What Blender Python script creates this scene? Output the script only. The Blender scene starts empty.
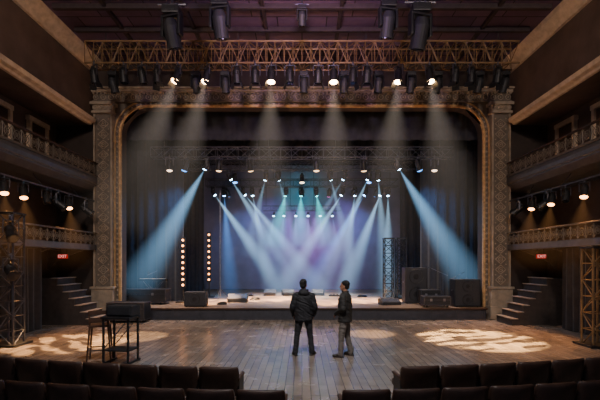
import bpy, bmesh, math, random
from mathutils import Vector, Matrix, Quaternion, noise
random.seed(7)
C=bpy.context.scene.collection
CAMH=2.2
def W(px,py,d): return Vector(((px-302)/400*d, d, CAMH-(py-262)/400*d))
def lin(c):
    return tuple(((v/12.92) if v<=0.04045 else ((v+0.055)/1.055)**2.4) for v in c)
# ---------------- materials
def nt(m):
    m.use_nodes=True; t=m.node_tree; t.nodes.clear(); return t
def M(name,rgb,rough=.6,metal=0,var=.25,scale=6,bump=.0,bscale=30,spec=.5,sheen=0):
    m=bpy.data.materials.new(name); t=nt(m); n=t.nodes; l=t.links
    o=n.new('ShaderNodeOutputMaterial'); p=n.new('ShaderNodeBsdfPrincipled'); l.new(p.outputs[0],o.inputs[0])
    tc=n.new('ShaderNodeTexCoord'); no=n.new('ShaderNodeTexNoise'); no.inputs['Scale'].default_value=scale; no.inputs['Detail'].default_value=4
    l.new(tc.outputs['Object'],no.inputs['Vector'])
    r=n.new('ShaderNodeValToRGB'); c=lin(rgb)
    r.color_ramp.elements[0].position=.3; r.color_ramp.elements[1].position=.7
    r.color_ramp.elements[0].color=(*[v*(1-var) for v in c],1); r.color_ramp.elements[1].color=(*[min(1,v*(1+var)) for v in c],1)
    l.new(no.outputs[0],r.inputs[0]); l.new(r.outputs[0],p.inputs['Base Color'])
    p.inputs['Roughness'].default_value=rough; p.inputs['Metallic'].default_value=metal; p.inputs['Specular IOR Level'].default_value=spec
    if sheen: p.inputs['Sheen Weight'].default_value=sheen
    if bump:
        n2=n.new('ShaderNodeTexNoise'); n2.inputs['Scale'].default_value=bscale; n2.inputs['Detail'].default_value=3
        l.new(tc.outputs['Object'],n2.inputs['Vector'])
        b=n.new('ShaderNodeBump'); b.inputs['Strength'].default_value=bump; b.inputs['Distance'].default_value=.02
        l.new(n2.outputs[0],b.inputs['Height']); l.new(b.outputs[0],p.inputs['Normal'])
    return m
def planks(name,c1,c2,mortar,bw,rh,rough,swap=True,scale=1.0,gap=.008):
    m=bpy.data.materials.new(name); t=nt(m); n=t.nodes; l=t.links
    o=n.new('ShaderNodeOutputMaterial'); p=n.new('ShaderNodeBsdfPrincipled'); l.new(p.outputs[0],o.inputs[0])
    tc=n.new('ShaderNodeTexCoord'); mp=n.new('ShaderNodeMapping'); l.new(tc.outputs['Object'],mp.inputs[0])
    if swap: mp.inputs['Rotation'].default_value=(0,0,math.pi/2)
    b=n.new('ShaderNodeTexBrick'); l.new(mp.outputs[0],b.inputs[0])
    b.inputs['Color1'].default_value=(*lin(c1),1); b.inputs['Color2'].default_value=(*lin(c2),1); b.inputs['Mortar'].default_value=(*lin(mortar),1)
    b.inputs['Scale'].default_value=scale; b.inputs['Brick Width'].default_value=bw; b.inputs['Row Height'].default_value=rh; b.inputs['Mortar Size'].default_value=gap; b.inputs['Mortar Smooth'].default_value=.2
    no=n.new('ShaderNodeTexNoise'); no.inputs['Scale'].default_value=1.3; no.inputs['Detail'].default_value=8; no.inputs['Roughness'].default_value=.65; l.new(tc.outputs['Object'],no.inputs[0])
    mx=n.new('ShaderNodeMixRGB'); mx.blend_type='MULTIPLY'; mx.inputs[0].default_value=.7
    rr=n.new('ShaderNodeValToRGB'); rr.color_ramp.elements[0].position=.3; rr.color_ramp.elements[0].color=(.4,.39,.38,1); rr.color_ramp.elements[1].position=.7; rr.color_ramp.elements[1].color=(1.0,1,1,1)
    l.new(no.outputs[0],rr.inputs[0]); l.new(b.outputs[0],mx.inputs[1]); l.new(rr.outputs[0],mx.inputs[2]); l.new(mx.outputs[0],p.inputs['Base Color'])
    mr=n.new('ShaderNodeMapRange'); mr.inputs['To Min'].default_value=rough-.12; mr.inputs['To Max'].default_value=rough+.15; l.new(no.outputs[0],mr.inputs[0]); l.new(mr.outputs[0],p.inputs['Roughness'])
    bp=n.new('ShaderNodeBump'); bp.inputs['Strength'].default_value=.3; bp.inputs['Distance'].default_value=.01; bp.invert=True
    l.new(b.outputs['Fac'],bp.inputs['Height']); l.new(bp.outputs[0],p.inputs['Normal'])
    return m
def emis_obj(name,k):
    m=bpy.data.materials.new(name); t=nt(m); n=t.nodes; l=t.links
    o=n.new('ShaderNodeOutputMaterial'); e=n.new('ShaderNodeEmission'); l.new(e.outputs[0],o.inputs[0])
    oi=n.new('ShaderNodeObjectInfo'); l.new(oi.outputs['Color'],e.inputs[0])
    mm=n.new('ShaderNodeMath'); mm.operation='MULTIPLY'; mm.inputs[1].default_value=k; l.new(oi.outputs['Alpha'],mm.inputs[0]); l.new(mm.outputs[0],e.inputs[1])
    return m
def beam_mat():  # emission-only volume: beam glow is painted in, no haze scatters light
    m=bpy.data.materials.new('painted_haze_beam'); t=nt(m); n=t.nodes; l=t.links
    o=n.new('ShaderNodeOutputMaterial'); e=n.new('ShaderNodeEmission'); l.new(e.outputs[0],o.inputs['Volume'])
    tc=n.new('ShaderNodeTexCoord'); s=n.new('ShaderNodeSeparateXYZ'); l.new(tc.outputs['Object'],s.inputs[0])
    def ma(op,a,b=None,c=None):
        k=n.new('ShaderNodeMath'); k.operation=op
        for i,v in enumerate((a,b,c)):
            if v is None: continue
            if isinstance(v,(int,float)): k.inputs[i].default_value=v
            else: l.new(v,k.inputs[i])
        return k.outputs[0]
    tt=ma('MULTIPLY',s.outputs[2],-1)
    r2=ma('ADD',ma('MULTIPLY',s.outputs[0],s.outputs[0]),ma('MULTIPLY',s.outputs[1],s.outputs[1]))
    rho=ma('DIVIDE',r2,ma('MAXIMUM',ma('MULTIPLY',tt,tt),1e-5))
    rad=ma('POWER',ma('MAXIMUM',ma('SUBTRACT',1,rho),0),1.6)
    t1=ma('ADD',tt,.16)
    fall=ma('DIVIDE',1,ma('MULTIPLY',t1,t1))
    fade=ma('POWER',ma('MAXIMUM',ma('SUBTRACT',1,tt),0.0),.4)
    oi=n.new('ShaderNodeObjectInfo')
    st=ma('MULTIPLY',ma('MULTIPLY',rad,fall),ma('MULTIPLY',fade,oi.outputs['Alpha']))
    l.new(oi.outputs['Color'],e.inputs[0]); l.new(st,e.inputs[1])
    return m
mBlack=M('black_metal',(.14,.14,.15),.45,.2,.2)
mBlackM=M('black_matte',(.15,.15,.165),.6)
mGrille=M('speaker_grille',(.20,.20,.22),.5,.2,.3,60,.5,200)
mSteel=M('dark_steel',(.34,.34,.37),.4,.7)
mAlu=M('case_edge_aluminium',(.6,.6,.62),.35,.9)
mTruss=M('warm_light_tint_truss',(.48,.38,.26),.5,.2)  # warm light on the truss is tinted into its base colour
mTrussD=M('dark_truss',(.30,.31,.34),.45,.4)
mRack=M('black_rack_metal',(.17,.175,.19),.5,.2)
mStone=M('aged_stone_ornament',(.60,.54,.47),.7,0,.25,4,.3,25)
mStoneD=M('dark_stone',(.42,.38,.34),.75,0,.25,4,.2,25)
mTread=M('worn_step_tread',(.58,.52,.46),.7,0,.3,4,.3,25)
mStairB=M('stair_side_dark',(.22,.19,.18),.7)
mGold=M('gilded_plaster',(.76,.61,.42),.5,.1,.3,8,.3,30)
mWallU=M('brown_plaster_upper',(.35,.28,.245),.8,0,.25,1.5,.2,12)
mWall=M('dark_brown_plaster',(.24,.195,.175),.8,0,.25,1.5,.2,12)
mCor=M('cream_cornice',(.76,.67,.57),.65,0,.2,5)
mRail=M('wrought_iron_rail',(.42,.38,.34),.5,.2,.3)
mBelly=M('painted_balcony_front',(.32,.31,.32),.45,0,.2,4)
mCurt=M('black_velvet',(.16,.165,.185),.9,0,.2,5,0,30,.2,.3)
mBord=M('haze_greyed_velvet',(.20,.20,.22),.9,0,.2,5,0,30,.2,.3)  # velvet lightened: grey of the haze painted into its colour
mCurt2=M('grey_drape',(.22,.205,.21),.9,0,.2,5,0,30,.2,.3)
mBack=M('grey_cyclorama_cloth',(.42,.42,.50),.9,0,.08,2)
mInt=M('stage_house_black',(.07,.07,.08),.9)
mCeil=planks('painted_ceiling_panels',(.44,.34,.44),(.34,.27,.37),(.12,.08,.10),1.6,.8,.7,False,1,.02)
mBeam=M('dark_ceiling_beam',(.20,.15,.16),.7)
mFloor=planks('worn_oak_floor',(.67,.61,.56),(.55,.50,.46),(.22,.19,.17),1.1,.15,.23,True,1,.005)
mStage=planks('stage_boards',(.66,.55,.45),(.56,.47,.38),(.20,.17,.15),2.4,.2,.38,False,1,.006)
mFasc=M('stage_fascia_paint',(.22,.22,.25),.5)
mLeather=M('dark_brown_leather',(.26,.185,.155),.40,0,.3,9,.25,60)
mWood=M('dark_wood',(.28,.19,.14),.5,0,.3,8,.1,50)
mLens=emis_obj('lit_lens',40)
mBulb=emis_obj('lit_bulb',14)
mLensOff=M('dark_glass_lens',(.12,.13,.16),.1,0,.1)
mBM=beam_mat()
mSkin=M('skin',(.66,.47,.37),.55,0,.08,20)
mHair=M('black_hair',(.08,.065,.06),.5,0,.3,60,.6,120)
mRed=emis_obj('exit_red_glow',3)
mJackA=M('black_jacket_fabric',(.11,.11,.13),.75,0,.25,8,.4,40)
mTrA=M('charcoal_trousers',(.14,.14,.16),.8,0,.2,8,.4,40)
mJackB=M('dark_olive_jacket_fabric',(.16,.155,.15),.75,0,.25,8,.4,40)
mTrB=M('grey_brown_chinos',(.42,.39,.37),.8,0,.1,8,.4,40)
mShoe=M('dark_leather_shoe',(.16,.13,.11),.45)
mEye=M('dark_brown_eye',(.22,.16,.13),.25,0,.02)
mKeys=M('ivory_keys',(.7,.68,.65),.3,0,.02)
mShirt=M('pale_shirt',(.50,.48,.47),.8)
# ---------------- builder
class B:
    def __init__(s): s.bm=bmesh.new()
    def _add(s,b2,mx=None):
        if mx is not None: bmesh.ops.transform(b2,matrix=mx,verts=b2.verts)
        me=bpy.data.meshes.new('t'); b2.to_mesh(me); b2.free(); s.bm.from_mesh(me); bpy.data.meshes.remove(me)
    def box(s,c,size,bev=0,rot=None,seg=2):
        b=bmesh.new(); bmesh.ops.create_cube(b,size=1); bmesh.ops.scale(b,vec=size,verts=b.verts)
        if bev: bmesh.ops.bevel(b,geom=b.edges[:],offset=bev,segments=seg,affect='EDGES',profile=.6)
        mx=Matrix.Translation(c)
        if rot is not None: mx=mx@(rot if isinstance(rot,Matrix) else Matrix.Rotation(rot[0],4,rot[1]))
        s._add(b,mx); return s
    def cyl(s,p0,p1,r0,r1=None,seg=10):
        p0=Vector(p0);p1=Vector(p1); r1=r0 if r1 is None else r1
        d=p1-p0; b=bmesh.new(); bmesh.ops.create_cone(b,cap_ends=True,segments=seg,radius1=r0,radius2=r1,depth=d.length)
        q=d.to_track_quat('Z','Y') if d.length>1e-6 else Quaternion()
        s._add(b,Matrix.Translation((p0+p1)/2)@q.to_matrix().to_4x4()); return s
    def sph(s,c,r,seg=14,rot=None):
        if isinstance(r,(int,float)): r=(r,r,r)
        b=bmesh.new(); bmesh.ops.create_uvsphere(b,u_segments=seg,v_segments=max(6,seg*2//3),radius=1); bmesh.ops.scale(b,vec=r,verts=b.verts)
        mx=Matrix.Translation(c)
        if rot is not None: mx=mx@rot
        s._add(b,mx); return s
    def tube(s,pts,rad,seg=10):
        pts=[Vector(p) for p in pts]
        for i in range(len(pts)-1): s.cyl(pts[i],pts[i+1],rad[i],rad[i+1],seg)
        for p,r in zip(pts,rad): s.sph(p,r*1.0,seg)
        return s
    def ring(s,c,R,r,axis='Y',seg=14,rs=4,sx=1,sz=1):
        v=[]; bm=s.bm
        for i in range(seg):
            a=2*math.pi*i/seg; row=[]
            for j in range(rs):
                b=2*math.pi*j/rs; rr=R+r*math.cos(b); h=r*math.sin(b)
                p=(rr*math.cos(a)*sx,h,rr*math.sin(a)*sz) if axis=='Y' else ((h,rr*math.cos(a)*sx,rr*math.sin(a)*sz) if axis=='X' else (rr*math.cos(a)*sx,rr*math.sin(a)*sz,h))
                row.append(bm.verts.new(Vector(c)+Vector(p)))
            v.append(row)
        for i in range(seg):
            for j in range(rs):
                bm.faces.new((v[i][j],v[(i+1)%seg][j],v[(i+1)%seg][(j+1)%rs],v[i][(j+1)%rs]))
        return s
    def loft(s,secs,seg=20,p=2.3):
        bm=s.bm; rows=[]
        for c,rx,ry in secs:
            row=[]
            for i in range(seg):
                a=2*math.pi*i/seg; ca,sa=math.cos(a),math.sin(a)
                k=(abs(ca)**p+abs(sa)**p)**(-1/p)
                row.append(bm.verts.new((c[0]+rx*ca*k,c[1]+ry*sa*k,c[2])))
            rows.append(row)
        for a,b in zip(rows,rows[1:]):
            for i in range(seg): bm.faces.new((a[i],a[(i+1)%seg],b[(i+1)%seg],b[i]))
        bm.faces.new(rows[0][::-1]); bm.faces.new(rows[-1]); return s
    def prism(s,pts,vec):
        bm=s.bm; a=[bm.verts.new(p) for p in pts]; b=[bm.verts.new(Vector(p)+Vector(vec)) for p in pts]
        n=len(a); bm.faces.new(a[::-1]); bm.faces.new(b)
        for i in range(n): bm.faces.new((a[i],a[(i+1)%n],b[(i+1)%n],b[i]))
        return s
    def obj(s,name,mat,parent=None,loc=(0,0,0),smooth=False,label=None,remesh=0,sm=0,folds=0):
        bmesh.ops.recalc_face_normals(s.bm,faces=s.bm.faces[:])
        me=bpy.data.meshes.new(name); s.bm.to_mesh(me); s.bm.free()
        o=bpy.data.objects.new(name,me); C.objects.link(o)
        if remesh:
            md=o.modifiers.new('r','REMESH'); md.mode='VOXEL'; md.voxel_size=remesh; md.adaptivity=0
            if sm:
                m2=o.modifiers.new('s','SMOOTH'); m2.factor=.5; m2.iterations=sm
            dg=bpy.context.evaluated_depsgraph_get(); me2=bpy.data.meshes.new_from_object(o.evaluated_get(dg))
            o.modifiers.clear(); o.data=me2; bpy.data.meshes.remove(me); me=me2; smooth=True
            if folds:
                nr=[v.normal.copy() for v in me.vertices]
                for v,nn in zip(me.vertices,nr):
                    c=v.co; k=noise.noise(Vector((c.x*7+c.z*4,c.y*7,c.z*15+c.x*6)))
                    v.co=c+nn*folds*(1-2*abs(k)*1.6)
        me.materials.clear(); me.materials.append(mat)
        if smooth:
            me.polygons.foreach_set('use_smooth',[True]*len(me.polygons))
        o.location=loc
        if parent: o.parent=parent
        if label: o['label']=label
        return o
def root(name,label,cat,loc=(0,0,0),rz=0,group=None,kind=None):
    o=bpy.data.objects.new(name,None); C.objects.link(o); o.empty_display_size=.2
    o.location=loc; o.rotation_euler=(0,0,rz); tag(o,label,cat,group,kind); return o
def tag(o,label,cat,group=None,kind=None):
    o['label']=label; o['category']=cat
    if group: o['group']=group
    if kind: o['kind']=kind
    return o
def child(name,data,parent,loc=(0,0,0),rot=None,scale=None):
    o=bpy.data.objects.new(name,data); C.objects.link(o); o.parent=parent; o.location=loc
    if rot is not None: o.rotation_mode='QUATERNION'; o.rotation_quaternion=rot
    if scale: o.scale=scale
    return o
def copy_tree(o,parent=None):
    n=o.copy(); C.objects.link(n)
    if parent: n.parent=parent
    for c in list(o.children): copy_tree(c,n)
    return n
def mesh_of(b,name,mat,smooth=False):
    o=b.obj(name+'_tmp',mat,smooth=smooth); me=o.data; me.name=name; bpy.data.objects.remove(o); return me
def struct(b,name,mat,label,cat): return tag(b.obj(name,mat),label,cat,None,'structure')

# ---------------- room
PY=15.8
struct(B().box((0,6.5,-.1),(20.4,18.6,.2)),'floor',mFloor,'worn brown oak plank auditorium floor','floor')
for sgn,side in((-1,'left'),(1,'right')):
    b=B().box((sgn*9.8,7.3,3.8),(.2,17,7.6)).box((sgn*9.05,7.3,8.95),(1.7,17,2.7))
    struct(b,'wall_'+side,mWallU,'dark brown plaster side wall with a projecting upper band','wall')
WX=8.2
RC=1.05
def opath(o,n=10,base=0.0):
    hw=7.11+o; tp=8.29+o; r=RC+o; pts=[(-hw,base)]
    for i in range(n+1):
        a=math.pi-(math.pi/2)*i/n; pts.append((-hw+r+r*math.cos(a),tp-r+r*math.sin(a)))
    for i in range(n+1):
        a=math.pi/2-(math.pi/2)*i/n; pts.append((hw-r+r*math.cos(a),tp-r+r*math.sin(a)))
    pts.append((hw,base)); return pts
op=opath(0)
poly=[(-9.7,0),(-9.7,10.3),(9.7,10.3),(9.7,0)]+op[::-1]
struct(B().prism([(x,PY,z) for x,z in poly],(0,.4,0)),'wall_front',mWall,'dark brown proscenium wall with a round-cornered opening','wall')
def band(b,o1,o2,y0,y1,base=.44):
    a=opath(o1,10,base); c=opath(o2,10,base)
    for i in range(len(a)-1):
        b.prism([(a[i][0],y0,a[i][1]),(a[i+1][0],y0,a[i+1][1]),(c[i+1][0],y0,c[i+1][1]),(c[i][0],y0,c[i][1])],(0,y1-y0,0))
arch=root('proscenium_arch','gilded round-cornered proscenium arch moulding with beaded border around the stage','proscenium arch',(0,0,0))
b=B(); band(b,0,.08,PY-.12,PY-.001); b.obj('inner_moulding',mGold,arch)
b=B(); band(b,.08,.22,PY-.05,PY-.001); b.obj('border',mStoneD,arch)
b=B(); band(b,.22,.27,PY-.10,PY-.001); b.obj('outer_moulding',mGold,arch)
b=B()
pp=opath(.15,10,.6)
for (x0,z0),(x1,z1) in zip(pp,pp[1:]):
    L=math.hypot(x1-x0,z1-z0); k=max(1,int(L/.2))
    for i in range(k):
        t=(i+.5)/k; b.sph((x0+(x1-x0)*t,PY-.06,z0+(z1-z0)*t),.045,6)
b.obj('beading',mStone,arch)['kind']='stuff'
for sgn in(-1,1):
    pts=[(sgn*7.30,8.42)]+[(sgn*abs(x),z) for x,z in opath(.30,10,.44)[1:12]]
    B().prism([(x,PY-.04,z) for x,z in pts],(0,.035,0)).obj('spandrel_panel',mStoneD,arch)
ent=root('entablature','carved stone entablature with dentils and rosettes above the arch','cornice',(0,-.012,0))
B().box((0,PY-.16,8.84),(16.34,.32,.1),.02).box((0,PY-.2,8.93),(16.38,.4,.08),.02).obj('cornice',mStone,ent)
B().box((0,PY-.08,8.64),(16.3,.16,.30)).box((0,PY-.11,8.47),(16.34,.22,.06),.01).obj('frieze',mStoneD,ent)
b=B()
for i in range(56):
    x=-8.05+i*16.1/55; b.ring((x,PY-.17,8.64),.10,.018,'Y',10,4); b.sph((x,PY-.17,8.64),.03,6)
b.obj('rosette_band',mStone,ent)
b=B()
for i in range(110):
    b.box((-8.1+i*16.2/109,PY-.2,8.77),(.08,.12,.06))
b.obj('dentils',mStone,ent)['kind']='stuff'
for sgn in(-1,1):
    x=sgn*7.72; r=root('pilaster','tall carved stone pilaster with lozenge relief and stepped pedestal','pilaster',(x,PY-.012,0),0,'pilasters flanking the stage')
    B().box((0,-.22,.25),(.94,.42,.5),.02).box((0,-.19,.8),(.84,.36,.7),.03).box((0,-.21,1.2),(.92,.40,.1),.02).obj('pedestal',mStone,r)
    B().box((0,-.12,4.6),(.70,.22,6.7)).obj('shaft',mStoneD,r)
    B().box((-.33,-.16,4.6),(.06,.3,6.7)).obj('edge_strip',mStone,r)
    B().box((.33,-.16,4.6),(.06,.3,6.7)).obj('edge_strip',mStone,r)
    b=B()
    for i in range(16):
        z=1.5+i*.405
        for a,c in(((-.2,z),(0,z+.18)),((0,z+.18),(.2,z)),((.2,z),(0,z-.18)),((0,z-.18),(-.2,z))):
            b.cyl((a[0],-.24,a[1]),(c[0],-.24,c[1]),.020,None,5)
        b.ring((0,-.24,z),.08,.020,'Y',10,4); b.sph((0,-.25,z),.03,6); b.sph((-.2,-.24,z+.2),.03,6); b.sph((.2,-.24,z+.2),.03,6)
    b.obj('relief_ornament',mStone,r)
    b=B().box((0,-.2,8.0),(.82,.38,.1),.02).box((0,-.2,8.34),(.94,.38,.12),.02).box((0,-.16,8.17),(.75,.3,.26),.03)
    for k in(-.3,-.1,.1,.3): b.ring((k,-.32,8.18),.075,.025,'Y',10,4)
    b.obj('capital',mStone,r)
n=1
for sgn in(-1,1):
    prof=[(0,7.46),(.10,7.46),(.14,7.52),(.26,7.56),(.30,7.68),(0,7.72)]
    struct(B().prism([(sgn*(WX-x),0,z) for x,z in prof],(0,PY-.45,0)),'trim_%d'%n,mCor,'cream plaster cornice running along the side wall','cornice'); n+=1
    prof=[(0,9.6),(.10,9.6),(.16,9.75),(.34,9.92),(.38,10.05),(0,10.05)]
    struct(B().prism([(sgn*(WX-x),0,z) for x,z in prof],(0,PY-.02,0)),'trim_%d'%n,mCor,'cream ceiling cove moulding','cornice'); n+=1
struct(B().box((0,7.3,10.15),(20,17,.2)),'ceiling',mCeil,'dark plum painted panelled ceiling','ceiling')
for y in(12.2,13.4,14.6):
    struct(B().box((0,y,9.98),(15.2,.14,.16),.02),'trim_%d'%n,mBeam,'dark timber ceiling beam','beam'); n+=1
for x in(-6,-3.6,-1.2,1.2,3.6,6):
    struct(B().box((x,8,10.0),(.12,15.4,.12),.02),'trim_%d'%n,mBeam,'dark timber ceiling rib','beam'); n+=1
struct(B().box((0,26.3,5),(20.4,.2,10.4)),'wall_back',mInt,'black rear wall of the stage house','wall')
struct(B().box((-10.1,21.2,5),(.2,10,10.4)),'wall_stage_left',mInt,'black side wall of the stage house','wall')
struct(B().box((10.1,21.2,5),(.2,10,10.4)),'wall_stage_right',mInt,'black side wall of the stage house','wall')
struct(B().box((0,21.2,10.3),(20.4,10,.2)),'ceiling_stage',mInt,'black stage house ceiling','ceiling')
st=root('stage_platform','low wooden stage platform with dark panelled front','stage',(0,0,0))
B().prism([(-7.05,15.2,.38),(7.05,15.2,.38),(7.05,16.22,.38),(9.95,16.22,.38),(9.95,26.1,.38),(-9.95,26.1,.38),(-9.95,16.22,.38),(-7.05,16.22,.38)],(0,0,.06)).obj('deck',mStage,st)
b=B().box((0,15.32,.19),(14.0,.14,.38))
for i in range(15): b.box((-6.9+i*13.8/14,15.245,.19),(.05,.03,.36))
b.box((0,15.245,.03),(14,.04,.06)).obj('fascia',mFasc,st)
B().box((0,15.19,.425),(14.12,.03,.05),.01).obj('nosing',mWood,st)
def curtain(name,label,x0,x1,z0,z1,y,amp=.09,per=.34,mat=mCurt,axis='X',cat='curtain',group=None):
    b=B(); bm=b.bm; L=x1-x0; nx=int(abs(L)/per*8); nz=6; rows=[]
    for j in range(nz+1):
        z=z0+(z1-z0)*j/nz; row=[]
        for i in range(nx+1):
            u=x0+L*i/nx; w=amp*math.sin(2*math.pi*i/8+.7*math.sin(i*.13))*(1-.35*j/nz)+.3*amp*math.sin(i*.31+j*.25)
            row.append(bm.verts.new((u,y+w,z) if axis=='X' else (y+w,u,z)))
        rows.append(row)
    for a,c in zip(rows,rows[1:]):
        for i in range(nx): bm.faces.new((a[i],a[i+1],c[i+1],c[i]))
    o=b.obj(name,mat,smooth=True); return tag(o,label,cat,group)
ZS=.44
tag(curtain('backdrop_cloth','',-8.2,8.2,ZS+.02,9.2,25.4,.03,1.2,mBack),'grey cyclorama backdrop washed with purple and blue light','backdrop')
for y,xi in((17.9,5.3),(21.2,5.2),(24.2,6.0)):
    for s in(-1,1):
        curtain('stage_leg_curtain','black pleated velvet masking curtain at the side of the stage',s*xi,s*9.6,ZS+.01,9.6,y,.07,.4,group='masking curtains')
for y,z in((16.75,7.3),(20.9,7.7),(24.0,8.0)):
    curtain('border_curtain','haze-greyed velvet border curtain across the top of the stage',-8.6,8.6,z,9.8,y,.05,.5,mat=mBord,group='border curtains')
for s in(-1,1):
    curtain('side_drape','dark grey pleated drape hanging under the lower balcony',8.5,13.2,.02,2.64,s*8.6,.06,.3,mCurt2,'Y',group='side drapes')

# ---------------- balconies
def railing(b,y0,y1,x,z0,z1,cell):
    n=max(1,round((y1-y0)/cell)); c=(y1-y0)/n; h=z1-z0; zc=(z0+z1)/2
    for i in range(n+1):
        y=y0+i*c; b.cyl((x,y,z0),(x,y,z1),.016,None,5)
    for i in range(n):
        y=y0+i*c
        b.cyl((x,y,z0),(x,y+c,z1),.011,None,4); b.cyl((x,y+c,z0),(x,y,z1),.011,None,4)
        b.ring((x,y+c/2,zc),min(c,h)*.34,.014,'X',12,4)
        b.ring((x,y+c/2,zc),min(c,h)*.15,.012,'X',8,4)
dn=1
for sgn in(-1,1):
    r=root('upper_balcony','upper balcony with curved painted front and ornate iron railing','balcony',(0,0,0),0,'upper balconies')
    prof=[(7.98,5.5),(7.95,5.36),(8.0,5.15),(8.2,4.98),(8.6,4.9),(9.69,4.9),(9.69,5.5)]
    B().prism([(sgn*x,7.0,z) for x,z in prof],(0,PY-7.02,0)).obj('balcony_front',mBelly,r)
    B().box((sgn*7.99,(7+PY)/2-.02,5.52),(.12,PY-7.04,.06),.01).box((sgn*7.97,(7+PY)/2-.02,5.22),(.08,PY-7.04,.04),.01).obj('moulding',mRail,r)
    b=B(); railing(b,7.05,PY-.06,sgn*7.99,5.55,5.98,.36); b.obj('railing',mRail,r)
    B().box((sgn*7.99,(7+PY)/2-.02,6.02),(.1,PY-7.04,.05),.015).obj('handrail',mWood,r)
    y0=10.95 if sgn<0 else 10.3
    r=root('lower_balcony','lower balcony box with wrought iron lattice railing','balcony',(0,0,0),0,'lower balconies')
    B().box((sgn*8.85,(y0+PY)/2,2.74),(1.68,PY-y0-.02,.14)).box((sgn*8.03,(y0+PY)/2,2.76),(.1,PY-y0-.02,.22),.02).obj('floor_slab',mBelly,r)
    b=B(); railing(b,y0+.03,PY-.06,sgn*8.0,2.87,3.27,.32)
    b.cyl((sgn*8.0,y0+.03,3.27),(sgn*9.6,y0+.03,3.27),.02,None,5).cyl((sgn*8.0,y0+.03,2.9),(sgn*9.6,y0+.03,2.9),.02,None,5)
    for k in range(8): b.cyl((sgn*(8.1+k*.2),y0+.03,2.88),(sgn*(8.1+k*.2),y0+.03,3.27),.014,None,5)
    b.obj('railing',mRail,r)
    B().box((sgn*8.0,(y0+PY)/2-.02,3.31),(.1,PY-y0-.05,.05),.015).obj('handrail',mRail,r)
    for y in(11.4,13.2,15.2):
        b=B().prism([(sgn*9.69,y,2.66),(sgn*8.3,y,2.66),(sgn*8.6,y,2.55),(sgn*9.4,y,2.2),(sgn*9.69,y,1.9)],(0,.1,0)); b.obj('bracket',mStoneD,r)
    for k,y in enumerate((10.6,12.7,14.6)):
        d=B().box((sgn*9.66,y,6.35),(.06,.8,1.7),.01)
        struct(d,'door_%d'%dn,mWood,'dark wooden box door in a moulded frame','door'); dn+=1
        f=B().box((sgn*9.63,y-.47,6.4),(.14,.12,1.8),.01).box((sgn*9.63,y+.47,6.4),(.14,.12,1.8),.01).box((sgn*9.63,y,7.29),(.16,1.14,.16),.01)
        struct(f,'trim_%d'%n,mCor,'cream moulded door frame','trim'); n+=1
for sgn in(-1,1):
    r=root('side_stairs','steep stairs with worn treads rising beside the stage','stairs',(sgn*7.3,13.9,0),0,'side stairs')
    N=7; rise=.235; run=.2
    pts=[(0,0)]
    for i in range(N): pts+= [(i*run,(i+1)*rise-.03),((i+1)*run,(i+1)*rise-.03)]
    pts+=[(2.33,N*rise-.03),(2.33,0)]
    B().prism([(sgn*x,0,z) for x,z in pts],(0,1.1,0)).obj('stair_body',mStairB,r)
    for i in range(N):
        B().box((sgn*(i*run+run/2-.01),.55,(i+1)*rise-.015),(run+.04,1.16,.03),.008).obj('tread',mTread,r)
for sgn in(-1,1):
    r=root('exit_sign','small illuminated red exit sign under the balcony','exit sign',(sgn*8.55,14.3,2.4),0,'exit signs')
    B().box((0,0,0),(.34,.06,.15),.01).obj('sign_panel',mRed,r).color=(1,.03,.03,.12)
    B().box((0,.04,0),(.38,.04,.19),.01).cyl((-.12,.04,.08),(-.12,.04,.27),.01).cyl((.12,.04,.08),(.12,.04,.27),.01).obj('housing',mBlack,r)
    cu=bpy.data.curves.new('txt','FONT'); cu.body='EXIT'; cu.size=.15; cu.align_x='CENTER'; cu.align_y='CENTER'; cu.extrude=.004
    to=bpy.data.objects.new('t',cu); C.objects.link(to); dg=bpy.context.evaluated_depsgraph_get(); me=bpy.data.meshes.new_from_object(to.evaluated_get(dg)); bpy.data.objects.remove(to)
    me.materials.clear(); me.materials.append(mRed); o=child('lettering',me,r,(0,-.036,0)); o.rotation_euler=(math.pi/2,0,0); o.color=(1,.4,.35,.35)

# ---------------- trusses
def truss_mesh(bb,p0,p1,w,h,cr=.03,br=.014,pitch=.5):
    p0=Vector(p0);p1=Vector(p1);d=(p1-p0); L=d.length; d.normalize()
    up=Vector((0,0,1)) if abs(d.z)<.9 else Vector((0,1,0)); side=d.cross(up).normalized(); up=side.cross(d)
    cs=[side*a*w/2+up*c*h/2 for a,c in((-1,-1),(1,-1),(1,1),(-1,1))]
    n=max(2,round(L/pitch))
    for i in range(n):
        a=p0+d*L*i/n; c=p0+d*L*(i+1)/n
        for k in range(4):
            u,v=cs[k],cs[(k+1)%4]
            if (i+k)%2: u,v=v,u
            bb.cyl(a+u,c+v,br,None,5)
            bb.cyl(a+cs[k],a+cs[(k+1)%4],br,None,5)
    return [(p0+k,p1+k,cr) for k in cs]
def truss(label,p0,p1,w,h,mat,cr=.03,br=.015,pitch=.5,hang=None,name='lighting_truss',base=False):
    r=root(name,label,'truss',p0); p0=Vector(p0);p1=Vector(p1); q=p1-p0
    bb=B(); ch=truss_mesh(bb,(0,0,0),q,w,h,cr,br,pitch); bb.obj('lattice_bracing',mat,r)
    for a,c,rr in ch: B().cyl(a,c,rr,None,8).obj('chord',mat,r)
    if hang:
        for t in(.04,.35,.65,.96):
            a=q*t+Vector((0,0,h/2)); B().cyl(a,(a.x,a.y,hang-p0.z),.018,None,5).obj('hanger_cable',mSteel,r)
    if base:
        B().box((0,0,.03),(w*1.7,w*1.7,.06),.01).obj('base_plate',mBlack,r)
        B().box((q.x,q.y,q.z-.02),(w*1.2,w*1.2,.05),.01).obj('top_plate',mBlack,r)
    return r
TY=13.5
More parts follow.
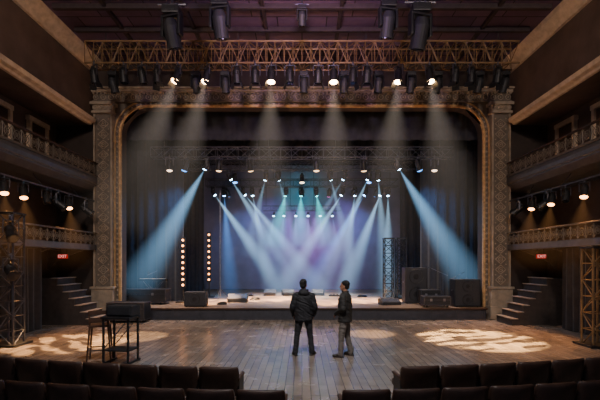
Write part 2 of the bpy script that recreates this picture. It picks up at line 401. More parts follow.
truss('wide warm-light-tinted box lighting truss hung below the ceiling',(-7.2,TY,9.16),(7.2,TY,9.16),.5,.72,mTruss,.030,.015,.30,hang=10.05)
truss('dark box truss crossing the stage opening',(-6.4,17.1,6.85),(6.4,17.1,6.85),.4,.42,mTrussD,.024,.011,.45,hang=10.2)
truss('dark box truss over mid stage',(-5.6,20.0,7.0),(5.6,20.0,7.0),.4,.4,mTrussD,.028,.013,.5,hang=10.2)
truss('dark box truss over the rear of the stage',(-5.4,22.6,6.65),(5.4,22.6,6.65),.4,.4,mTrussD,.028,.013,.5,hang=10.2)
truss('low dark truss carrying small lamps before the backdrop',(-2.4,24.6,5.5),(2.4,24.6,5.5),.3,.3,mTrussD,.02,.01,.5,hang=10.2)
truss('upright dark truss tower with cables beside the wall',(-7.72,10.6,0),(-7.72,10.6,3.5),.42,.42,mSteel,.028,.014,.4,name='truss_tower',base=True)
truss('upright dark warm-tinted truss tower beside the wall',(7.7,10.5,0),(7.7,10.5,2.6),.42,.42,mTruss,.028,.014,.4,name='truss_tower',base=True)
for X_ in(4.15,4.75):
    truss('short black truss tower standing on the stage',(X_,19.2,ZS),(X_,19.2,3.35),.42,.42,mRack,.028,.016,.36,name='truss_tower',base=True)
def lightdata(kind,color,power,ang=30,blend=.4,rad=.06):
    l=bpy.data.lights.new(kind.lower()+'_lamp',kind); l.color=color; l.energy=power
    l.shadow_soft_size=rad
    if kind=='SPOT': l.spot_size=math.radians(ang); l.spot_blend=blend
    return l
def gobo(l,scale=14,lo=.47,hi=.53):
    l.use_nodes=True; t=l.node_tree; n=t.nodes; e=n.get('Emission') or n['Emission']
    tc=n.new('ShaderNodeTexCoord'); mp=n.new('ShaderNodeMapping'); mp.inputs['Scale'].default_value=(1,2.6,1); mp.inputs['Rotation'].default_value=(0,0,.5)
    no=n.new('ShaderNodeTexNoise'); no.inputs['Scale'].default_value=scale; no.inputs['Detail'].default_value=1
    t.links.new(tc.outputs['Normal'],mp.inputs[0]); t.links.new(mp.outputs[0],no.inputs[0]); mr=n.new('ShaderNodeMapRange'); mr.inputs['From Min'].default_value=lo; mr.inputs['From Max'].default_value=hi
    mr.inputs['To Min'].default_value=.10; mr.inputs['To Max'].default_value=1.5
    t.links.new(no.outputs[0],mr.inputs[0]); t.links.new(mr.outputs[0],e.inputs['Strength'])
# fixtures
def mk_par():
    b=B().cyl((0,0,-.20),(0,0,.12),.115,.105,16).cyl((0,0,.12),(0,0,.22),.10,.06,16).cyl((0,0,-.24),(0,0,-.20),.13,.13,16)
    for k in range(3): b.ring((0,0,.02+k*.05),.11,.008,'Z',16,4)
    b.box((0,.1,.16),(.05,.08,.1),.01)
    hs=mesh_of(b,'housing',mBlack)
    ln=mesh_of(B().sph((0,0,-.235),(.12,.12,.06),14),'lens',mLens,True)
    lo=mesh_of(B().cyl((0,0,-.256),(0,0,-.242),.105,.105,16),'dark_lens',mLensOff)
    yk=mesh_of(B().box((-.15,0,-.17),(.02,.04,.32),.004).box((.15,0,-.17),(.02,.04,.32),.004).box((0,0,-.02),(.32,.04,.02),.004),'yoke',mSteel)
    cl=mesh_of(B().box((0,0,.03),(.05,.06,.10),.008).ring((0,0,.07),.036,.018,'X',10,5),'clamp',mSteel)
    bd=[mesh_of(B().box((s*.15,0,-.33),(.012,.22,.16),.002,(-s*.35,'Y')),'barn_door',mBlack) for s in(-1,1)]
    return hs,ln,lo,yk,cl,bd
PAR=mk_par()
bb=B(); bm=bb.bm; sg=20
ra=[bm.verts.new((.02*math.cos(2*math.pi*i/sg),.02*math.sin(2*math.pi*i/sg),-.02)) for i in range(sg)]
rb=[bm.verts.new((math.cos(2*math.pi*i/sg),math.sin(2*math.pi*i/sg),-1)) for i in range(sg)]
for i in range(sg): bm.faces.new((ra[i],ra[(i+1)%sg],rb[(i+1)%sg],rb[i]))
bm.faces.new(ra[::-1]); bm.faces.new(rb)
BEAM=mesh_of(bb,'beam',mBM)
def beam(piv,q,R,L,col,S,off=.2):  # self-glowing cone standing in for a lit shaft of haze
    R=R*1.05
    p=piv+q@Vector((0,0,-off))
    o=bpy.data.objects.new('emissive_beam_cone',BEAM); C.objects.link(o); o.location=p; o.rotation_mode='QUATERNION'; o.rotation_quaternion=q; o.scale=(R,R,L)
    o.color=(*col,S); tag(o,'emissive cone painted as a soft light shaft in haze','light beam','painted light beams','stuff')
def par(loc,target,color=None,on=1.0,beamR=0,beamL=0,beamS=.1,power=0,ang=30,label='black stage par lamp clamped to the truss',sc=1.0,group=None,barn=False,blend=.5,beamcol=None,name='stage_lamp',gb=0,drop=0):
    loc=Vector(loc); target=Vector(target); piv=loc+Vector((0,0,-.3*sc)); d=(target-piv); q=d.to_track_quat('-Z','Y')
    az=math.atan2(d.y,d.x)-math.pi/2
    r=root(name,label,'stage light',loc,0,group); r.scale=(sc,sc,sc)
    hs,ln,lo,yk,cl,bd=PAR
    child('clamp',cl,r); child('yoke',yk,r,rot=Quaternion((0,0,1),az))
    h=child('housing',hs,r,(0,0,-.3),q)
    if barn:
        for d_ in bd: child('barn_door',d_,h)
    if color:
        L=child('lens',ln,h); L.color=(*color,on)
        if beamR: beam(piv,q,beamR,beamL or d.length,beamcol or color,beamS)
        if power:
            ld=lightdata('SPOT',color,power,ang,blend,.09); child('lamp',ld,h,(0,0,-.32))
            if gb: gobo(ld,gb); ld.shadow_soft_size=.03
    else: child('lens',lo,h)
    return r
def mk_mover():
    base=mesh_of(B().box((0,0,-.09),(.36,.30,.16),.02).box((0,-.152,-.09),(.2,.01,.06),.004),'base',mBlack)
    arms=mesh_of(B().box((-.2,0,-.38),(.06,.16,.46),.02).box((.2,0,-.38),(.06,.16,.46),.02).box((0,0,-.19),(.44,.18,.05),.015),'yoke',mBlack)
    head=mesh_of(B().cyl((0,0,-.28),(0,0,.1),.15,.165,18).cyl((0,0,.1),(0,0,.24),.165,.11,18).cyl((0,0,-.32),(0,0,-.28),.165,.165,18).box((0,.15,.02),(.16,.05,.2),.01),'head',mBlackM)
    lens=mesh_of(B().sph((0,0,-.31),(.13,.13,.05),14),'lens',mLens,True)
    lo=mesh_of(B().cyl((0,0,-.335),(0,0,-.322),.125,.125,18),'dark_lens',mLensOff)
    cl=mesh_of(B().box((0,0,.0),(.26,.06,.03),.006).box((-.1,0,.02),(.04,.06,.08),.006).box((.1,0,.02),(.04,.06,.08),.006).ring((-.1,0,.07),.036,.018,'X',10,5).ring((.1,0,.07),.036,.018,'X',10,5),'clamp',mSteel)
    return base,arms,head,lens,lo,cl
MOV=mk_mover()
def mover(loc,target,color=None,on=1,beamR=0,beamL=0,beamS=.1,power=0,ang=20,sc=1.0,label='black moving head spotlight hanging from the truss',group=None,pole=0,blend=.4):
    loc=Vector(loc); target=Vector(target); piv=loc+Vector((0,0,-.5*sc)); d=target-piv; q=d.to_track_quat('-Z','Y'); az=math.atan2(d.y,d.x)-math.pi/2
    r=root('moving_head_light',label,'stage light',loc,0,group); r.scale=(sc,)*3
    ba,ar,he,le,lo,cl=MOV
    child('clamp',cl,r); child('base',ba,r); child('yoke',ar,r,rot=Quaternion((0,0,1),az)); h=child('head',he,r,(0,0,-.5),q)
    if pole: B().cyl((0,0,.05),(0,0,pole/sc),.03,None,8).cyl((-.3,0,.07),(.3,0,.07),.025,None,8).obj('hanging_pipe',mSteel,r)
    if color:
        L=child('lens',le,h); L.color=(*color,on)
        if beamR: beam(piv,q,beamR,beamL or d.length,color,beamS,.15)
        if power: child('lamp',lightdata('SPOT',color,power,ang,blend,.08),h,(0,0,-.40))
    else: child('lens',lo,h)
    return r
WARM=(1,.62,.30); COOL=(.38,.71,1.0); BLUE=(.10,.38,1.0); TEAL=(.04,.85,.9); PURP=(.50,.14,1.0)
# front truss
zb=8.80-.07
def FX(px): return (px-302)*TY/400
lit=[(180,(-6.3,10.9,0),(1,.55,.22),15000,20,9),(209,(-4.9,11.8,0),WARM,6500,13,0),(272,(-1.2,12.0,0),WARM,900,30,0),(333,(1.0,12.2,0),WARM,900,30,0),(397,(2.1,12.3,0),WARM,6500,11,0),(427,(5.0,11.5,0),(1,.60,.24),26000,24,9)]
for px,t,c_,p,a,g in lit:
    par((FX(px),TY-.25,zb),t,c_,1,beamR=1.6,beamL=5.5,beamS=.032,power=p,ang=a,label='lit warm spotlight with barn doors under the front truss',sc=1.08,group='front truss lamps',barn=True,beamcol=(1,.82,.66),gb=g,blend=.3)
for px in(98,127,145,160,238,256,290,318,352,366,452,468,494):
    par((FX(px),TY-.25,zb),(FX(px)*.9,14.5+random.uniform(-1,1.5),1),label='unlit black spotlight under the front truss',sc=1.1,group='front truss lamps',barn=px%2==0)
for px in(110,194,224,304,345,380,413,440,482,508):
    mover((FX(px),TY+.25,zb),(FX(px)*.8,16,0),sc=.85,group='front truss moving lights')
for px,py,s in((172,8,1.35),(220,0,1.3),(388,2,1.2),(420,6,1.45)):
    p=W(px,py,11.4); mover(p,(p.x*.8,14,2),sc=s,label='large black moving head hanging from a ceiling pipe',group='ceiling moving lights',pole=10.05-p.z)
p=W(302,6,11.8); mover(p,(p.x,14,2),sc=.7,label='small black projector lamp hanging from a ceiling pipe',group='ceiling moving lights',pole=10.05-p.z)
def smov(px,y,z,t,col,R,S,P=0,ang=18,L=0,sc=.62,g='stage moving lights'):
    x=(px-302)*y/400
    return mover((x,y,z),t,col,.8,beamR=R,beamL=L,beamS=S,power=P,ang=ang,sc=sc,label='lit moving head heading a pale blue emissive beam cone',group=g)
smov(207,16.9,6.59,(-7.0,16.7,1.0),(.28,.62,1),1.1,.40,900,18)
smov(397,16.9,6.59,(7.2,16.7,1.0),(.28,.62,1),1.1,.40,900,18)
Y2=19.8; Z2=6.75
for px,t,R,S,P in((229,(.2,20,ZS),.8,.42,2500),(266,(-2.8,20.5,2.6),.55,.32,0),(278,(-.3,21.0,3.2),.5,.26,0),(330,(2.6,21.0,2.4),.55,.32,0),(345,(0,20.5,3.0),.5,.26,0),(369,(.7,20,ZS),.8,.42,2500),(378,(4.4,20.5,ZS),.8,.34,0)):
    smov(px,Y2,Z2,t,COOL,R,S,P)
Y3=22.4; Z3=6.40
for px,tx,R,S,P in((213,-.8,.85,.56,2000),(224,-3.8,.7,.44,0),(243,1.3,.8,.48,2000),(252,-1.6,.7,.38,0),(343,-1.3,.8,.48,2000),(355,2.2,.7,.42,0),(366,0,.7,.42,0),(381,2.2,.85,.56,2000),(388,4.6,.7,.44,0)):
    smov(px,Y3,Z3,(tx,21.4,ZS),COOL if px not in(366,224) else BLUE,R,S,P)
for px in(286,301,316):
    smov(px,Y3,Z3,((px-302)*.10,23.0,3.2),TEAL,1.0,.5,60)
for px in(274,284,296,308,320,332):
    x=(px-302)*24.45/400
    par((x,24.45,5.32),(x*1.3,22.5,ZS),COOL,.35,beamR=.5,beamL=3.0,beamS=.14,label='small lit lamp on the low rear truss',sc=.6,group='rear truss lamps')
for x,col,p,tz,a in((-4.4,(.08,.35,1),350,3.5,80),(-2.4,(.15,.24,1),400,4.5,80),(0,PURP,1000,3.6,80),(1.6,(.9,.2,.75),500,2.4,75),(3.0,(.25,.22,1),400,4.5,80),(4.4,(.08,.35,1),350,3.5,80),(.0,TEAL,260,6.5,80)):
    par((x*.95,22.4,6.41),(x*.8,25.4,tz),col,.1,power=p,ang=a,label='wash light colouring the backdrop',group='backdrop wash lamps',blend=1)
for x,t,col,p,a in((-3.4,(-2.8,19.7,ZS),BLUE,2500,70),(3.4,(2.8,19.7,ZS),BLUE,2500,70),(0,(0,19.7,ZS),(1,.70,.46),7000,85)):
    par((x,20.2,6.75),t,col,.15,power=p,ang=a,label='wash lamp over the stage',group='stage wash lamps',blend=1)
for x,t,p in((-2.2,(-1.7,19.0,ZS),24000),(-3.5,(-4.0,17.6,ZS),14000),(2.6,(3.2,18.2,ZS),22000),(.6,(.8,17.2,ZS),12000)):
    par((x,16.9,6.60),t,(1,.62,.33),.1,power=p,ang=30,gb=7,label='warm patterned spotlight over the stage deck',group='stage wash lamps',blend=.6)
for x in(-5.6,5.6):
    par((x,16.9,6.60),(x*.95,16.4,ZS),(1,.70,.48),.1,power=1300,ang=75,label='added warm wash lamp over the side of the deck',group='stage wash lamps',blend=1)  # floods added to spread the warm deck light wider
for x in(-4.9,4.9):
    par((x,16.9,6.60),(x*1.3,17.6,2.5),BLUE,.1,power=500,ang=110,label='added blue wash lamp lighting the side curtains',group='stage wash lamps',blend=1)  # added in place of bluish haze over the side curtains
# under-balcony lamps
for sgn,lst in((-1,((10.8,4.5),(11.55,4.42),(12.6,4.5),(13.8,4.5))),(1,((11.4,4.4),(12.2,4.45),(12.9,4.48),(14.0,4.55)))):
    B_=root('lighting_bar','horizontal steel lighting bar slung under the upper balcony','lighting bar',(sgn*8.05,0,0),0,'lighting bars')
    B().cyl((0,8,4.56),(0,15.6,4.56),.03,None,8).obj('pipe',mSteel,B_)
    for y in(8.4,10.4,12.4,14.4): B().cyl((0,y,4.56),(sgn*.3,y,4.96),.015,None,6).obj('hanger',mSteel,B_)
    for i,(y,z) in enumerate(lst):
        on=not(i==2 and sgn<0) and not(i==1 and sgn>0)
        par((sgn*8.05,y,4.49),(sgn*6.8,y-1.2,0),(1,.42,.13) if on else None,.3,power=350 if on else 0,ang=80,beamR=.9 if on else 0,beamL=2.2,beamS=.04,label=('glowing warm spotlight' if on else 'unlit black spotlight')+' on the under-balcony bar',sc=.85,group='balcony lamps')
    for y in(9.6,10.2,13.2,14.9):
        par((sgn*8.05,y,4.48),(sgn*4,y+1,1),label='unlit black spotlight on the under-balcony bar',sc=1.1,group='balcony lamps')

# ---------------- bulb strips
def blinder(px,y):
    x=(px-302)*y/400
    r=root('blinder_tower','upright strip of warm round bulbs on a stand','stage light',(x,y,ZS),0,'bulb strips')
    k=y/20
    B().box((0,0,.03),(.5,.5,.06),.01).cyl((0,.06,.05),(0,.06,3.2*k),.03,None,8).box((0,.02,2.0*k),(.2,.06,2.5*k),.01).obj('stand',mBlack,r)
    for i in range(9):
        o=B().sph((0,-.03,(.88+i*.28)*k),(.05,.04,.05),10).obj('bulb',mBulb,r,smooth=True); o.color=(1,.38,.13,.7)
blinder(183,17.35)
blinder(209,20)
r=root('lighting_stand','tall thin telescopic lighting stand with tripod feet','lighting stand',(W(220,262,19.2).x,19.2,ZS))
B().cyl((0,0,.1),(0,0,3),.03,None,8).cyl((0,0,3),(0,0,5.2),.022,None,8).obj('pole',mAlu,r)
for k in range(3):
    a=k*2.09+.5; B().cyl((0,0,.5),(.45*math.cos(a),.45*math.sin(a),.02),.015,None,6).obj('foot',mSteel,r)
# ---------------- speakers & cases
def speaker(loc,w,h,d,label,rz=0,woofers=2,name='loudspeaker'):
    r=root(name,label,'speaker',loc,rz)
    B().box((0,0,h/2+.02),(w,d,h),.02).obj('cabinet',mBlackM,r)
    B().box((0,-d/2-.005,h/2+.02),(w*.9,.02,h*.92),.006).obj('grille',mGrille,r)
    for i in range(woofers):
        z=.02+h*(i+.5)/woofers; rr=min(w*.36,h/woofers*.38)
        b=B().ring((0,-d/2-.02,z),rr,.015,'Y',20,5); b.cyl((0,-d/2-.024,z),(0,-d/2-.01,z),rr*.35,rr*.45,14); b.obj('woofer',mBlack,r)
    for s in(-1,1): B().box((s*(w/2+.005),0,h*.6),(.02,.16,.06),.005).obj('handle',mSteel,r)
    for a in(-1,1):
        for c in(-1,1): B().cyl((a*w*.4,c*d*.4,0),(a*w*.4,c*d*.4,.025),.025,None,8).obj('foot',mBlack,r)
    return r
def case(loc,w,h,d,label,rz=0,wheels=True,name='flight_case'):
    r=root(name,label,'equipment case',loc,rz); z0=.1 if wheels else .0
    B().box((0,0,z0+(h-z0)/2),(w,d,h-z0),.012).obj('body',mBlackM,r)
    b=B()
    for a in(-1,1):
        for c in(-1,1):
            b.box((a*w/2,c*d/2,z0+(h-z0)/2),(.03,.03,h-z0+.01),.004)
        for zz in(z0,h): b.box((0,a*d/2,zz),(w+.02,.03,.03),.004); b.box((a*w/2,0,zz),(.03,d+.02,.03),.004)
    b.box((0,-d/2,h*.7),(w+.01,.025,.025)); b.obj('edge_trim',mSteel,r)
    for k in(-.25,.25): B().box((w*k,-d/2-.01,h*.7),(.09,.02,.1),.005).obj('latch',mAlu,r)
    if wheels:
        for a in(-1,1):
            for c in(-1,1): B().cyl((a*w*.4-.02,c*d*.36,.05),(a*w*.4+.02,c*d*.36,.05),.05,None,10).obj('wheel',mBlack,r)
    return r
def wedge(loc,w,h,d,label,rz=0):
    r=root('monitor_wedge',label,'speaker',loc,rz)
    B().prism([(-w/2,-d/2,0),(-w/2,-d/2,h*.45),(-w/2,d*.15,h),(-w/2,d/2,h*.9),(-w/2,d/2,0)],(w,0,0)).obj('cabinet',mBlackM,r)
    ang=math.atan2(h*.55,d*.65); c=(0,-d*.175,h*.725+.006)
    B().box(c,(w*.88,math.hypot(h*.55,d*.65)*.86,.02),.004,(ang,'X')).obj('grille',mGrille,r)
    for s in(-1,1): B().box((s*(w/2+.004),.05,h*.5),(.014,.14,.05),.004).obj('handle',mSteel,r)
    return r
speaker(((196-302)*15.9/400,15.95,ZS),.82,.56,.55,'squat black loudspeaker on the front of the stage',woofers=1)
case(((139-302)*16.3/400-.05,16.85,ZS),2.1,.62,.7,'long low black flight case with metal edges on the stage')
case(((130-302)*14.8/400,14.7,0),1.35,.72,.6,'black wheeled road case on the floor before the stage')
wedge(((238-302)*17.6/400,17.6,ZS),.85,.36,.55,'black wedge monitor on the stage floor')
wedge(((390-302)*16.4/400,16.5,ZS),.8,.26,.5,'low black wedge monitor on the stage floor',.2)
for px,rz in((270,0),(288,.3),(318,-.2)):
    wedge(((px-302)*21/400,21,ZS),.6,.32,.45,'small black wedge monitor upstage',rz)
speaker(((411-302)*17.7/400,17.2,ZS),.92,1.5,.6,'tall black loudspeaker standing on the stage',woofers=2)
case(((436-302)*15.6/400,15.65,ZS),1.0,.42,.5,'small black flight case with metal edges on the stage lip')
case(((430-302)*16.3/400,16.4,ZS),.8,.62,.5,'black flight case beside the tall loudspeaker')
speaker(((470-302)*15.75/400-.15,15.9,ZS),1.0,1.06,.6,'large black bass cabinet next to the pilaster',woofers=2)
def coil(px,y,R,label='black cable coiled on the stage deck'):
    b=B()
    for k in range(3): b.ring((0.01*k,0.012*k,.02+.03*k),R-.02*k,.018,'Z',18,6)
    tag(b.obj('cable_coil',mBlack,loc=((px-302)*y/400,y,ZS)),label,'cable','cable coils')
for px,y,R in((255,18.6,.22),(345,18.0,.2),(362,20.2,.24),(222,16.6,.2)): coil(px,y,R)
for px,y in((300,18.8),(334,20.6),(248,20.8)):
    r=root('pedal_board','small black pedal board lying on the stage deck','pedal board',((px-302)*y/400,y,ZS),0,'pedal boards')
    B().box((0,0,.035),(.55,.3,.07),.01).obj('board',mBlackM,r)
    for k in range(3): B().box((-.17+k*.17,0,.09),(.1,.16,.05),.01).obj('pedal',mSteel,r)
def micstand(loc,h,rz=0):
    r=root('microphone_stand','black microphone stand with tilted boom','microphone stand',loc,rz,'microphone stands')
    B().cyl((0,0,.02),(0,0,h),.015,None,8).obj('pole',mSteel,r)
    B().cyl((0,0,0),(0,0,.03),.16,.14,18).obj('base',mBlack,r)
    B().cyl((-.2,0,h-.12),(.5,0,h+.18),.012,None,8).obj('boom',mSteel,r)
    B().cyl((.5,0,h+.18),(.62,0,h+.22),.02,.025,8).sph((.64,0,h+.23),.035,10).obj('microphone',mBlack,r)
for px,y,h in((443,17.2,1.3),(452,16.7,1.1),(152,17.75,1.3)):
    micstand(((px-302)*y/400,y,ZS),h,random.uniform(0,3))
r=root('keyboard_on_stand','black stage keyboard on a crossed stand','keyboard',((150-302)*17.3/400+.1,17.42,ZS))
B().box((0,0,.98),(1.2,.34,.1),.015).obj('keyboard_body',mBlack,r)
B().box((0,-.06,1.035),(1.08,.16,.015),.003).obj('keys',mKeys,r)
for y in(-.12,.12):
    B().cyl((-.4,y,0.02),(.4,y,.93),.018,None,8).obj('leg',mSteel,r); B().cyl((.4,y,0.02),(-.4,y,.93),.018,None,8).obj('leg',mSteel,r)
par((-7.5,10.3,3.3),(-5,8,0),label='unlit black lamp clamped on the truss tower',sc=1.1)
par((-7.5,10.3,2.3),(-5,8,0),label='unlit black lamp clamped on the truss tower',sc=1.1)

# ---------------- high chair and desk
def highchair(loc,rz):
    r=root('bar_chair','tall dark wooden bar chair with slatted low back','chair',loc,rz)
    w=.42
    B().box((0,0,.80),(w,.42,.05),.015).obj('seat',mWood,r)
    for a in(-1,1):
        for c in(-1,1):
            B().cyl((a*.24,c*.24,0),(a*.18,c*.18,.79),.018,.022,8).obj('leg',mWood,r)
    for a in(-1,1): B().cyl((a*.18,-.18,.8),(a*.19,-.23,1.14),.018,None,8).obj('back_post',mWood,r)
    b=B()
    for z in(.95,1.1): b.box((0,-.215-(z-.95)*.08,z),(.40,.025,.09),.01)
    b.obj('backrest',mWood,r)
    for a,c in(((-.22,-.22),(.22,-.22)),((-.22,.22),(.22,.22)),((-.22,-.22),(-.22,.22)),((.22,-.22),(.22,.22))):
        B().cyl((a[0],a[1],.28),(c[0],c[1],.28),.013,None,6).obj('stretcher',mSteel,r)
    return r
highchair(((99-302)*8.85/400,8.9,0),.35)
r=root('operator_desk','tall black operator desk with raised box and cross bracing','desk',((121-302)*8.75/400,8.75,0),-.12)
B().box((0,0,1.0),(.66,.5,.05),.01).obj('desk_top',mBlack,r)
B().box((.03,.05,1.14),(.58,.36,.22),.015).box((.03,-.135,1.14),(.5,.02,.16),.004).obj('console_box',mBlackM,r)
for a in(-1,1):
    for c in(-1,1): B().box((a*.28,c*.2,.49),(.04,.04,.98),.005).obj('leg',mBlack,r)
B().box((0,0,.3),(.6,.44,.03),.005).obj('shelf',mBlack,r)
for c in(-1,1):
    B().cyl((-.28,c*.2,.33),(.28,c*.2,.97),.01,None,6).obj('cross_brace',mSteel,r)
for a in(-1,1): B().box((a*.28,0,.03),(.05,.56,.04),.01).obj('foot_rail',mBlack,r)

# ---------------- theatre seats
def seat0():
    r=root('theatre_seat','dark brown leather theatre seat with padded back','seat',(0,0,0),0,'theatre seats')
    b=B(); bm=b.bm
    nx=8; rows=[]
    W2=.275
    zs=[.36,.40,.55,.68,.745,.77,.778]; th=[.03,.045,.055,.05,.042,.030,.012]; ins=[.0,0,0,0,.004,.014,.03]
    for z,t,i_ in zip(zs,th,ins):
        row=[]
        lean=-(z-.36)*.18
        for k in range(nx+1):
            x=-(W2-i_)+2*(W2-i_)*k/nx; cy=.03*(x/W2)**2; row.append((x,cy+lean-t*(1-.6*abs(x/W2)**4),z))
        for k in range(nx,-1,-1):
            x=-(W2-i_)+2*(W2-i_)*k/nx; cy=.03*(x/W2)**2; row.append((x,cy+lean+t*(1-.6*abs(x/W2)**4),z))
        rows.append([bm.verts.new(p) for p in row])
    N=len(rows[0])
    for a,c in zip(rows,rows[1:]):
        for i in range(N): bm.faces.new((a[i],a[(i+1)%N],c[(i+1)%N],c[i]))
    bm.faces.new(rows[0][::-1]); bm.faces.new(rows[-1])
    b.obj('backrest',mLeather,r,smooth=True)
    B().box((0,.28,.42),(.47,.44,.11),.04,None,3).obj('seat_cushion',mLeather,r,smooth=True)
    for s in(-1,1):
        B().box((s*.26,.14,.60),(.045,.36,.045),.015).obj('armrest',mWood,r)
        B().prism([(s*.265-.015,-.04,0),(s*.265-.015,.3,0),(s*.265-.015,.26,.1),(s*.265-.015,.26,.58),(s*.265-.015,-.02,.58)],(.03,0,0)).obj('side_frame',mBlack,r)
    return r
tmpl=seat0(); first=True
def place(x,y,rz):
    global first
    if first: o=tmpl; first=False
    else: o=copy_tree(tmpl)
    o.location=(x,y,0); o.rotation_euler=(0,0,rz)
for y0,xs in((5.45,[-1.13-.57*i for i in range(7)]+[1.62+.57*i for i in range(6)]),(4.5,[-.46-.57*i for i in range(7)]+[.72+.57*i for i in range(6)])):
    for x in xs:
        place(x,y0+.03*x*x,math.atan(.06*x))

# ---------------- people
def hand(b,w,d,nrm,side,curl=.6):
    w=Vector(w); d=Vector(d).normalized(); nrm=Vector(nrm); nrm=(nrm-d*nrm.dot(d)).normalized(); lat=d.cross(nrm).normalized()
    if lat.dot(Vector(side))<0: lat=-lat
    for i,off in enumerate((.036,.012,-.012,-.036)):
        k=w+d*(.088-abs(i-1)*.004)+lat*off
        b.tube([w+lat*off*.6,k],[.017,.013],8)
        L=(.068,.078,.072,.056)[i]; p=k; pts=[p]
        for j,f in enumerate((.45,.32,.23)):
            a=curl*(.5+.7*j); dd=(d*math.cos(a)+nrm*math.sin(a)).normalized()
            p=p+dd*L*f+lat*off*.10; pts.append(p)
        b.tube(pts,[.0098,.009,.0085,.0075],8)
    t0=w+d*.025+lat*.026
    b.tube([t0,t0+d*.03+lat*.028+nrm*.008,t0+d*.062+lat*.034+nrm*.02],[.014,.0115,.009],8)
def person(loc,rz,label,arms,stance,mj,mt,headyaw=0,hood=False,open_front=False,height=1.0,bulk=1.0):
    r=root('person',label,'person',loc,rz); r.scale=(height,)*3
    R3=Matrix.Rotation(headyaw,3,'Z'); hc=Vector((0,.025,1.655))
    def H(p): return hc+R3@(Vector(p)-hc)
    b=B(); rot=R3.to_4x4()
    b.sph(H((0,.010,1.69)),(.074,.094,.090),20,rot).sph(H((0,.035,1.635)),(.060,.074,.082),20,rot).sph(H((0,.070,1.580)),(.034,.036,.028),12,rot)
    b.tube([H((0,.108,1.668)),H((0,.126,1.634))],[.009,.0135],8).sph(H((0,.106,1.600)),(.024,.010,.006),10,rot).sph(H((0,.105,1.588)),(.020,.010,.006),10,rot)
    for s in(-1,1):
        b.sph(H((s*.075,.005,1.642)),(.010,.020,.032),10,rot); b.sph(H((s*.03,.094,1.682)),(.022,.012,.007),8,rot)
    b.tube([(0,-.02,1.42),(0,-.008,1.53),H((0,.0,1.60))],[.068,.058,.058],14)
    b.loft([((0,0,.88),.14,.10),((0,0,1.0),.145,.10),((0,0,1.2),.155,.105),((0,0,1.36),.17,.10),((0,-.005,1.45),.12,.07),((0,-.005,1.49),.06,.05)])
    for s,(sh,el,wr,hd,hn,hs,cu) in zip((-1,1),arms):
        b.tube([sh,el,wr],[.05,.038,.027],12); hand(b,wr,hd,hn,hs,cu)
    for s,(hip,kn,an,fd) in zip((-1,1),stance):
        b.tube([hip,kn,an],[.075,.05,.035],12)
        fd=Vector(fd).normalized(); an=Vector(an); b.tube([Vector((an.x,an.y,.05)),Vector((an.x,an.y,.045))+fd*.13],[.036,.028],10)
    b.obj('body',mSkin,r,remesh=.005,sm=2)
    for s in(-1,1):
        B().sph(H((s*.028,.099,1.666)),(.009,.006,.0055),10).obj('eye',mEye,r,smooth=True)
    b=B(); rnd=random.Random(3)
    b.sph(H((0,-.014,1.712)),(.084,.100,.086),20,rot).sph(H((0,-.042,1.655)),(.078,.068,.080),16,rot)
    for k in range(110):
        a=rnd.uniform(0,6.28); e=rnd.uniform(-.3,1.4)
        p=Vector((math.cos(a)*math.cos(e)*.084,math.sin(a)*math.cos(e)*.098-.014,math.sin(e)*.088))
        if p.y>.04 and p.z<.035: continue
        if p.y>-.02 and p.z<0: continue
        b.sph(H((p.x,p.y,1.710+p.z)),(.014,.016,.010),7)
    b.obj('hair',mHair,r,remesh=.006,sm=2)
    b=B(); k_=bulk
    b.loft([((0,0,.82),.176*k_,.135*k_),((0,0,.86),.188*k_,.148*k_),((0,0,.98),.196*k_,.145*k_),((0,.0,1.12),.19*k_,.145*k_),((0,0,1.28),.202*k_,.148*k_),((0,-.005,1.37),.203*k_,.133*k_),((0,-.01,1.43),.165*k_,.11),((0,-.012,1.475),.11,.09),((0,-.01,1.51),.078,.078),((0,-.01,1.545),.074,.074)],24,2.2)
    for (sh,el,wr,hd,hn,hs,cu) in arms:
        sh=Vector(sh);el=Vector(el);wr=Vector(wr)
        b.tube([sh,sh.lerp(el,.5),el,el.lerp(wr,.6),wr-(wr-el).normalized()*.015],[.080*k_,.072*k_,.062*k_,.054*k_,.045],14)
        b.tube([(0,-.01,1.45),sh],[.07,.078*k_],12)
    if hood:
        b.sph((0,-.085,1.475),(.13,.075,.07),16).sph((0,-.075,1.53),(.10,.055,.04),14)
        b.tube([(-.09,-.03,1.53),(-.075,.05,1.49),(0,.09,1.46),(.075,.05,1.49),(.09,-.03,1.53)],[.026]*5,8)
    else:
        b.ring((0,-.012,1.54),.072,.014,'Z',20,6)
    b.loft([((0,0,.825),.188*k_,.146*k_),((0,0,.865),.196*k_,.153*k_)],24,2.2)
    b.obj('jacket',mj,r,remesh=.009,sm=3,folds=.009)
    if open_front:
        B().loft([((0,.146,.90),.022,.02),((0,.153,1.1),.026,.018),((0,.150,1.30),.04,.018),((0,.10,1.47),.045,.02),((0,.07,1.52),.035,.02)]).obj('shirt',mShirt,r,remesh=.008,sm=2)
    b=B()
    b.loft([((0,0,.80),.160,.118),((0,0,.9),.164,.12),((0,0,.99),.155,.115)])
    for hip,kn,an,fd in stance:
        hip=Vector(hip);kn=Vector(kn);an=Vector(an)
        b.tube([hip,hip.lerp(kn,.5),kn,kn.lerp(an,.5),Vector((an.x,an.y,.10))],[.098,.084,.067,.063,.058],14)
        b.tube([Vector((an.x,an.y-.005,.16)),Vector((an.x,an.y,.07))],[.058,.062],12)
    b.obj('trousers',mt,r,remesh=.009,sm=3,folds=.007)
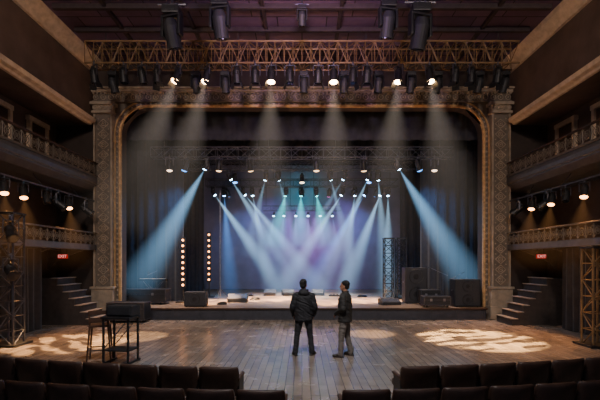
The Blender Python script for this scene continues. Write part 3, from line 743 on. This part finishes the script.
    for hip,kn,an,fd in stance:
        an=Vector(an); fd=Vector(fd).normalized(); rt=Matrix.Rotation(math.atan2(-fd.x,fd.y),4,'Z')
        b=B(); c=Vector((an.x,an.y,0))
        b.box(c+fd*.055+Vector((0,0,.014)),(.088,.27,.026),.01,rt)
        b.sph(c+fd*.13+Vector((0,0,.04)),(.046,.07,.036),14,rt).sph(c+Vector((0,0,.05)),(.042,.06,.05),14,rt).sph(c+fd*.07+Vector((0,0,.05)),(.042,.08,.042),14,rt)
        b.obj('shoe',mShoe,r,remesh=.007,sm=2)
    return r
armsA=[((-.18,-.01,1.40),(-.262,-.04,1.14),(-.245,.10,.93),(0.3,.35,-1),(1,0,0),(0,1,0),.5),
       ((.18,-.01,1.40),(.262,-.04,1.14),(.245,.10,.93),(-.3,.35,-1),(-1,0,0),(0,1,0),.5)]
stA=[((-.10,0,.86),(-.155,.02,.47),(-.195,-.02,.08),(-.3,1,0)),((.10,0,.86),(.155,.03,.47),(.195,.0,.08),(.4,1,0))]
person((.04,9.45,0),0,'person in black hooded jacket standing legs apart, back turned',armsA,stA,mJackA,mTrA,-.25,True,height=1.0,bulk=1.10)
armsB=[((-.175,-.01,1.40),(-.245,-.04,1.15),(-.07,.21,1.0),(.8,.5,-.25),(0.1,-.6,-.3),(0,0.2,1),.9),
       ((.175,-.01,1.40),(.245,-.04,1.14),(.08,.22,.985),(-.8,.5,-.3),(-.1,-.6,-.3),(0,.2,1),.9)]
stB=[((-.09,0,.86),(-.12,.05,.47),(-.14,.06,.08),(-.2,1,0)),((.09,0,.86),(.12,-.02,.47),(.15,-.10,.08),(.35,1,0))]
person((1.0,9.32,0),math.radians(66),'person in dark jacket, grey-brown trousers, hands clasped in front',armsB,stB,mJackB,mTrB,.15,False,True,height=.985,bulk=1.04)

# ---------------- added fill lights, world & camera
def house(loc,t,kind,col,p,ang=120,rad=.4,blend=1):  # unseen spots added to brighten the auditorium, no fixtures modelled
    ld=lightdata(kind,col,p,ang,blend,rad); o=bpy.data.objects.new('added_fill_light',ld); C.objects.link(o); o.location=loc
    o.rotation_euler=(Vector(t)-Vector(loc)).to_track_quat('-Z','Y').to_euler()
    return o
HW=(1,.82,.70)
house((-5,2,8.8),(-6.5,15,6.5),'SPOT',HW,1700,90)
house((5,2,8.8),(6.5,15,6.5),'SPOT',HW,1700,90)
house((0,4,9.0),(0,11,0),'SPOT',(1,.94,.90),3000,100)
house((0,7.2,8.4),(0,13.6,10),'SPOT',(.60,.40,1.0),1200,100)  # added purple fill for the ceiling
house((0,8.5,8.2),(0,13.5,9.2),'SPOT',(1,.60,.28),650,110)  # added warm fill for the front truss
w=bpy.data.worlds.new('World'); bpy.context.scene.world=w; w.use_nodes=True
bg=w.node_tree.nodes['Background']; bg.inputs[0].default_value=(.10,.11,.15,1); bg.inputs[1].default_value=.85
cam=bpy.data.cameras.new('camera'); co=bpy.data.objects.new('camera',cam); C.objects.link(co)
co.location=(0,0,CAMH); co.rotation_euler=(math.pi/2,0,0); cam.sensor_width=36; cam.lens=24; cam.shift_x=-2/600; cam.shift_y=62/600
bpy.context.scene.camera=co
